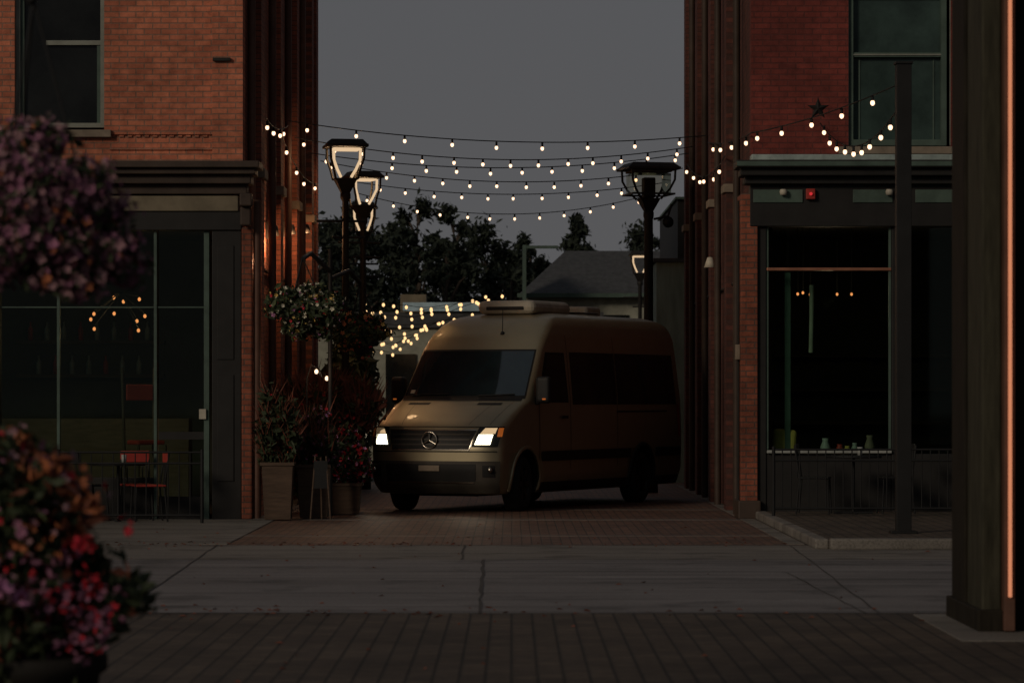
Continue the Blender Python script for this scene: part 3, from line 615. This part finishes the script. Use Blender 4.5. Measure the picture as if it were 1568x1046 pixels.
for z in levels:
    ring=[]
    for th in np.linspace(-90,90,49): ring.append(SF(z,th))
    y1=LEN-rf(z); y0=sf(z)+af(z); W=wf(z)
    for t in np.linspace(0,1,16)[1:]: ring.append((W,y0+(y1-.12-y0)*t,z))
    for t in np.linspace(0,180,15)[1:-1]:
        a=R(t); sg=1 if t<90 else -1
        ring.append((W*(abs(math.cos(a))**.25)*sg if abs(t-90)>.1 else 0, y1-.12+.12*math.sin(a)**.5,z))
    for t in np.linspace(1,0,16)[:-1]: ring.append((-W,y0+(y1-.12-y0)*t,z))
    rings.append(ring)
n=len(rings[0])
for r in rings: V+=r
for i in range(len(rings)-1):
    for j in range(n):
        k=(j+1)%n; F.append((i*n+j,i*n+k,(i+1)*n+k,(i+1)*n+j))
F.append(tuple(reversed(range(n)))); F.append(tuple((len(rings)-1)*n+j for j in range(n)))
body=mesh(gv,'body',V,F,M['paint'],smooth=True)
WB0=1.0; WB1=WB0+4.32; WR=.39
import bmesh
bmc=bmesh.new()
for yy in (WB0,WB1):
    for sx in (-1,1):
        bmesh.ops.create_cone(bmc,cap_ends=True,segments=40,radius1=.48,radius2=.48,depth=.66,matrix=Matrix.Translation((sx*.92,yy,.4))@Matrix.Rotation(R(90),4,'Y'))
cm=bpy.data.meshes.new('cut'); bmc.to_mesh(cm); bmc.free(); cm.materials.append(M['plastic'])
cut=bpy.data.objects.new('cut',cm); sc.collection.objects.link(cut); cut.matrix_world=Matrix.Translation(gv.e.location)@Matrix.Rotation(-YAW,4,'Z')
bpy.context.view_layer.update()
md=body.modifiers.new('arches','BOOLEAN'); md.operation='DIFFERENCE'; md.object=cut; md.solver='EXACT'
try: md.material_mode='TRANSFER'
except Exception: pass
dg=bpy.context.evaluated_depsgraph_get(); nm=bpy.data.meshes.new_from_object(body.evaluated_get(dg)); body.modifiers.clear(); body.data=nm
bpy.data.objects.remove(cut)
def fpatch(name,mat,z0,z1,t0,t1,off=.008,nz=10,nt=24,tt=None):
    v=[];f=[]
    for i in range(nz+1):
        a=i/nz; z=z0+(z1-z0)*a
        ta,tb=(t0,t1) if tt is None else (t0+(tt[0]-t0)*a,t1+(tt[1]-t1)*a)
        for j in range(nt+1): v.append(SF(z,ta+(tb-ta)*j/nt,off))
    for i in range(nz):
        for j in range(nt):
            q=i*(nt+1)+j; f.append((q,q+1,q+nt+2,q+nt+1))
    return mesh(gv,name,v,f,mat,smooth=True)
def spatch(name,mat,c,sx,off=.006,nz=10):
    v=[];f=[]
    for i in range(nz+1):
        a=i/nz; z=c[2]+(c[5]-c[2])*a
        for t in (0,.5,1):
            y=(c[0]+(c[1]-c[0])*t)*(1-a)+(c[3]+(c[4]-c[3])*t)*a
            v.append((sx*(wf(z)+off),y,z))
    for i in range(nz):
        for j in range(2):
            q=i*3+j; f.append((q,q+1,q+4,q+3) if sx>0 else (q,q+3,q+4,q+1))
    return mesh(gv,name,v,f,mat,smooth=True)
fpatch('windscreen_surround',M['plastic'],1.585,2.29,-66,66,.006,tt=(-64,64))
fpatch('windscreen',M['shieldglass'],1.63,2.265,-62,62,.012,tt=(-60,60))
fpatch('cowl',M['plastic'],1.555,1.6,-60,60,.012,nz=3)
fpatch('hood_gap',M['plastic'],1.19,1.2,-60,60,.006,nz=2)
fpatch('grille_surround',M['chrome'],.87,1.16,-25,25,.012,tt=(-31,31))
fpatch('grille',M['plastic'],.885,1.145,-24,24,.018,tt=(-30,30))
for k,z in enumerate((.94,1.01,1.08)): fpatch('grille_slat_%d'%k,M['bumper'],z,z+.022,-24.5,24.5,.03,nz=2)
for sx in (-1,1):
    s='l' if sx<0 else 'r'
    fpatch('headlamp_housing_'+s,M['plastic'],.92,1.2,27*sx,64*sx,.014,tt=(33*sx,72*sx))
    fpatch('headlamp_lens_'+s,M['clear'],.93,1.195,28*sx,63*sx,.03,tt=(34*sx,70*sx))
    fpatch('headlamp_lit_'+s,M['head'],.95,1.09,30*sx,50*sx,.022,tt=(34*sx,53*sx))
    fpatch('headlamp_upper_'+s,M['lampglow'],1.1,1.18,35*sx,56*sx,.02,tt=(40*sx,58*sx))
    fpatch('turn_signal_'+s,M['amber'],1.06,1.18,60*sx,70*sx,.024)
    fpatch('fog_recess_'+s,M['plastic'],.5,.66,40*sx,58*sx,.03)
    balls(gv,'fog_lamp_'+s,M['chrome'],[SF(.6,50*sx,.05)],.04,1)
    fpatch('hood_vent_'+s,M['plastic'],1.5,1.53,12*sx,36*sx,.012,nz=3)
    fpatch('hood_crease_'+s,M['bumper'],1.22,1.54,20*sx,20.4*sx,.004,nz=12,nt=1,tt=(27*sx,27.4*sx))
    fpatch('hood_shut_line_'+s,M['plastic'],1.22,1.55,44*sx,44.5*sx,.004,nz=12,nt=1,tt=(50*sx,50.5*sx))
fpatch('bumper_upper_line',M['plastic'],.845,.86,-64,64,.008,nz=2)
fpatch('bumper_lower',M['bumper'],.27,.72,-70,70,.02)
fpatch('bumper_intake',M['plastic'],.44,.68,-32,32,.026)
fpatch('skid_strip',M['chrome'],.41,.43,-30,30,.03,nz=2)
p=SF(.57,0,.03); boxes(gv,'number_plate',M['stone'],[(-.16,.16,p[1]-.02,p[1],.58,.66)],.004)
c=SF(1.01,0,.05); bmr=.115
tubes(gv,'emblem',M['chrome'],[[(bmr*math.cos(a),c[1],1.01+bmr*math.sin(a)) for a in np.linspace(0,2*math.pi,25)]]+[[(0,c[1],1.01),(bmr*math.cos(a),c[1],1.01+bmr*math.sin(a))] for a in (math.pi/2,math.pi*7/6,math.pi*11/6)],.012)
for sx in (-1,1):
    s='l' if sx<0 else 'r'
    spatch('door_frame_'+s,M['plastic'],(1.4,2.5,1.53,1.8,2.46,2.25),sx,.003)
    spatch('door_glass_'+s,M['carglass'],(1.48,2.45,1.56,1.86,2.42,2.22),sx)
    spatch('side_glass_front_'+s,M['carglass'],(2.66,4.3,1.5,2.66,4.3,2.26),sx)
    spatch('side_glass_rear_'+s,M['carglass'],(4.36,6.7,1.5,4.36,6.65,2.26),sx)
    for k,(a,b) in enumerate(((1.52,WB1-.5),(WB1+.5,LEN-.15))): spatch('moulding_%s_%d'%(s,k),M['plastic'],(a,b,.7,a,b,.84),sx,.018,3); spatch('sill_%s_%d'%(s,k),M['plastic'],(a,b,.27,a,b,.4),sx,.01,3)
    for k,y in enumerate((1.45,2.56,4.32)): spatch('door_gap_%s_%d'%(s,k),M['plastic'],(y,y+.012,.4,y,y+.012,1.5 if k==0 else 2.5),sx,.003)
    spatch('sliding_rail_'+s,M['plastic'],(4.3,6.3,1.38,4.3,6.3,1.405),sx,.008,2)
    spatch('door_handle_'+s,M['plastic'],(2.2,2.42,1.3,2.2,2.42,1.34),sx,.03,2)
    spatch('tail_lamp_'+s,M['redpl'],(LEN-.24,LEN-.15,1.0,LEN-.28,LEN-.2,1.5),sx,.01,4)
    x0=sx*(wf(1.7)+.03); x1=sx*(wf(1.7)+.25)
    boxes(gv,'mirror_housing_'+s,M['plastic'],[(min(x0,x1),max(x0,x1),1.26,1.4,1.52,1.9)],.05)
    boxes(gv,'mirror_arm_'+s,M['plastic'],[(min(sx*.96,sx*1.06),max(sx*.96,sx*1.06),1.32,1.42,1.5,1.6)],.02)
    boxes(gv,'mirror_indicator_'+s,M['amber'],[(min(x1-sx*.1,x1-sx*.05),max(x1-sx*.1,x1-sx*.05),1.25,1.262,1.57,1.59)])
    for k,yy in enumerate((WB0,WB1)):
        pts=[]
        for a in np.linspace(-12,192,30):
            z=.4+.5*math.sin(R(a)); y=yy+.5*math.cos(R(a)); z=max(z,.28)
            x=wf(z)
            if y<sf(z)+af(z):
                q=(sf(z)+af(z)-y)/af(z); x=wf(z)*max(0,1-q**NE)**(1/NE)
            pts.append((sx*x,y,z))
        tubes(gv,'arch_lip_%s_%d'%(s,k),M['plastic'] if k else M['paint'],[pts],.03,3)
def wheel(name,x,y,sx,steer=0):
    e=bpy.data.objects.new(name,None); sc.collection.objects.link(e); e.parent=gv.e; e.location=(x,y,WR); e.rotation_euler=(0,0,steer)
    class W:
        def put(s,o): sc.collection.objects.link(o); o.parent=e; return o
    g=W(); r=WR
    lathe(g,name+'_tyre',M['rubber'],[(.24,-.12),(r-.06,-.13),(r-.015,-.11),(r,-.07),(r,.07),(r-.015,.11),(r-.06,.13),(.24,.12),(.24,-.12)],axis='x',segs=48)
    lathe(g,name+'_rim',M['rim'],[(.245,sx*.12),(.235,sx*.11),(.22,sx*.05),(.08,sx*.04),(.07,sx*.09),(0,sx*.09)],axis='x',segs=32)
    for i in range(6):
        a=i*math.pi/3; ca,sa=math.cos(a),math.sin(a); v=[]
        for (rr,ww,h) in ((.05,.03,.1),(.235,.045,.115)):
            for s2 in (-1,1): v.append((sx*h,rr*ca-s2*ww*sa,rr*sa+s2*ww*ca))
        for (rr,ww,h) in ((.05,.03,.05),(.235,.045,.06)):
            for s2 in (-1,1): v.append((sx*h,rr*ca-s2*ww*sa,rr*sa+s2*ww*ca))
        mesh(g,name+'_spoke_%d'%i,v,[(0,1,3,2),(4,6,7,5),(0,2,6,4),(1,5,7,3)],M['rim'])
wheel('wheel_front_r',.87,WB0,1,R(8)); wheel('wheel_front_l',-.88,WB0,-1,R(8)); wheel('wheel_rear_r',.89,WB1,1); wheel('wheel_rear_l',-.89,WB1,-1)
boxes(gv,'chassis',M['plastic'],[(-.5,.5,.5,LEN-.3,.22,.3)])
boxes(gv,'roof_air_conditioner',M['white'],[(-.46,.46,2.5,3.9,2.82,3.02)],.095)
boxes(gv,'air_conditioner_grille',M['plastic'],[(-.3,.3,2.485,2.52,2.88,2.93)],.01)
boxes(gv,'roof_vent',M['white'],[(-.28,.28,4.9,5.45,2.83,2.99)],.05)
boxes(gv,'solar_panel',M['carglass'],[(-.5,.5,4.1,4.8,2.86,2.88)],.004)
p=SF(2.52,10,0)
tubes(gv,'antenna',M['black'],[[(p[0],p[1],p[2]),(p[0]+.02,p[1]-.03,p[2]+.36)]],.006); balls(gv,'antenna_base',M['black'],[(p[0],p[1],p[2])],.035,1)
for k,(t0,t1) in enumerate(((-40,-4),(8,44))):
    tubes(gv,'wiper_%d'%k,M['black'],[[SF(1.63+.02*i/8,t0+(t1-t0)*i/8,.03) for i in range(9)]],.01)
fpatch('permit_sticker',M['white'],1.66,1.71,-48,-40,.014,nz=2,nt=3)
for sx in (-1,1):
    l=bpy.data.lights.new('headlamp_light','SPOT'); l.energy=10; l.color=(1,.85,.62); l.spot_size=R(75); l.spot_blend=1; l.shadow_soft_size=.05
    o=bpy.data.objects.new('headlamp_light_%d'%sx,l); o.location=(sx*.72,-.05,1.02); sc.collection.objects.link(o); o.parent=gv.e
    o.rotation_euler=Vector((0,-1,-.25)).to_track_quat('-Z','Y').to_euler()

# ---------------------------------------------------------------- background buildings
g=G('gabled_house',(2.2,95,0))
boxes(g,'walls',M['cream'],[(.4,5.6,95,101,0,4.6)])
v=[(.2,94.6,4.6),(5.9,94.6,4.6),(5.9,101.4,4.6),(.2,101.4,4.6),(1.6,98,6.0),(4.6,98,6.0)]
mesh(g,'hip_roof',v,[(0,1,5,4),(1,2,5),(2,3,4,5),(3,0,4),(0,3,2,1)],M['roof'])
boxes(g,'eave_fascia',M['frameg'],[(.15,5.95,94.5,94.59,4.5,4.62)])
boxes(g,'windows',M['winglass'],[(1,1.8,94.95,94.99,2.2,4),(2.6,3.4,94.95,94.99,2.2,4),(4.2,5,94.95,94.99,2.2,4)])
boxes(g,'tall_party_wall',M['frameg'],[(.3,.4,92,94.4,0,5.9),(.41,1.3,92,92.12,5.8,5.88)])
g=G('utility_shed',(3.2,62.5,0))
boxes(g,'walls',M['shed'],[(2.72,3.5,61.5,64.5,0,4.15)]); boxes(g,'roof',M['roof'],[(2.66,3.56,61.4,64.6,4.152,4.22)])
g=G('rear_annex',(6,68,0))
boxes(g,'walls',M['trimdark'],[(3.35,9,66,74,0,5.6)]); boxes(g,'parapet',M['frameg'],[(3.3,9.05,65.9,74.1,5.602,5.65)])
g=G('low_market_building',(-2.5,76,0))
boxes(g,'walls',M['cream'],[(-7,2,75,80,0,3.2)]); boxes(g,'fascia',M['bluef'],[(-2.5,-.6,74.8,74.98,3.58,3.78)]); boxes(g,'roof',M['roof'],[(-7.1,2.1,74.9,80.1,3.202,3.56)])
boxes(g,'windows',M['winglass'],[(-2.9+i*1.1,-2.2+i*1.1,74.95,74.99,1.1,2.6) for i in range(4)])
boxes(g,'rooftop_unit',M['beige'],[(-2.6,-2.0,76,77,3.57,4.0)])

# ---------------------------------------------------------------- trees
def tree(x,y,h,rw,seed,nc=34,base=.25,leaf=.17):
    global rng
    rng=np.random.default_rng(seed); random.seed(seed)
    g=G('tree',(x,y,0))
    lines=[];rad=[]
    lines.append([(x,y,0),(x+.1,y,h*.3),(x-.1,y,h*.6),(x,y,h*.92)]); rad.append([1,.75,.45,.1])
    bl=[]
    for i in range(nc):
        t=rng.uniform(base,1); a=rng.uniform(0,2*math.pi)
        prof=math.sin(math.pi*min(1,(t-base)/(1-base)*.85+.12))**.7
        r=rw*prof*rng.uniform(.35,1.0); zc=h*t*rng.uniform(.92,1.03)
        cx,cy=x+r*math.cos(a),y+r*math.sin(a)
        lines.append([(x,y,max(.5,zc-.9*r-.3)),((x+cx)/2,(y+cy)/2,zc-.35*r),(cx,cy,zc)]); rad.append([.35,.22,.06])
        q=rw*rng.uniform(.18,.36)
        bl.append((cx,cy,zc,q,q,q*rng.uniform(.7,1.3)))
    tubes(g,'trunk_and_limbs',M['bark'],lines,.2,2,rad)
    foliage(g,'crown',bl,nc*160,leaf*.9,[('tleaf',3,'l',1),('tleaf2',3,'l',1)],.1,.3)
tree(-3.4,118,8.9,1.9,11,44); tree(-.9,122,7.6,1.8,12,38); tree(.7,125,7.9,1.2,13,26); tree(2.6,128,8.5,1.15,14,28,.3)
tree(-5.3,108,7.9,1.7,15,36); tree(-2.2,112,6.8,1.9,16,38,.1); tree(.0,114,6.5,1.7,17,34,.1); tree(-4.2,113,6.8,1.8,18,34,.1)
tree(-5.6,88,6.6,1.7,19,36,.1); tree(5.2,130,8.0,1.6,21,26); tree(-2.2,124,8.8,1.1,23,28)
g=G('distant_treeline',(0,150,0))
rng=np.random.default_rng(5)
foliage(g,'crowns',[(x,150+rng.uniform(-3,3),rng.uniform(1,4.2),3.2,2,rng.uniform(2,3)) for x in np.linspace(-40,40,34)],14000,.38,[('tleaf',1,'l',1),('tleaf2',1,'l',1)],.1,.25)
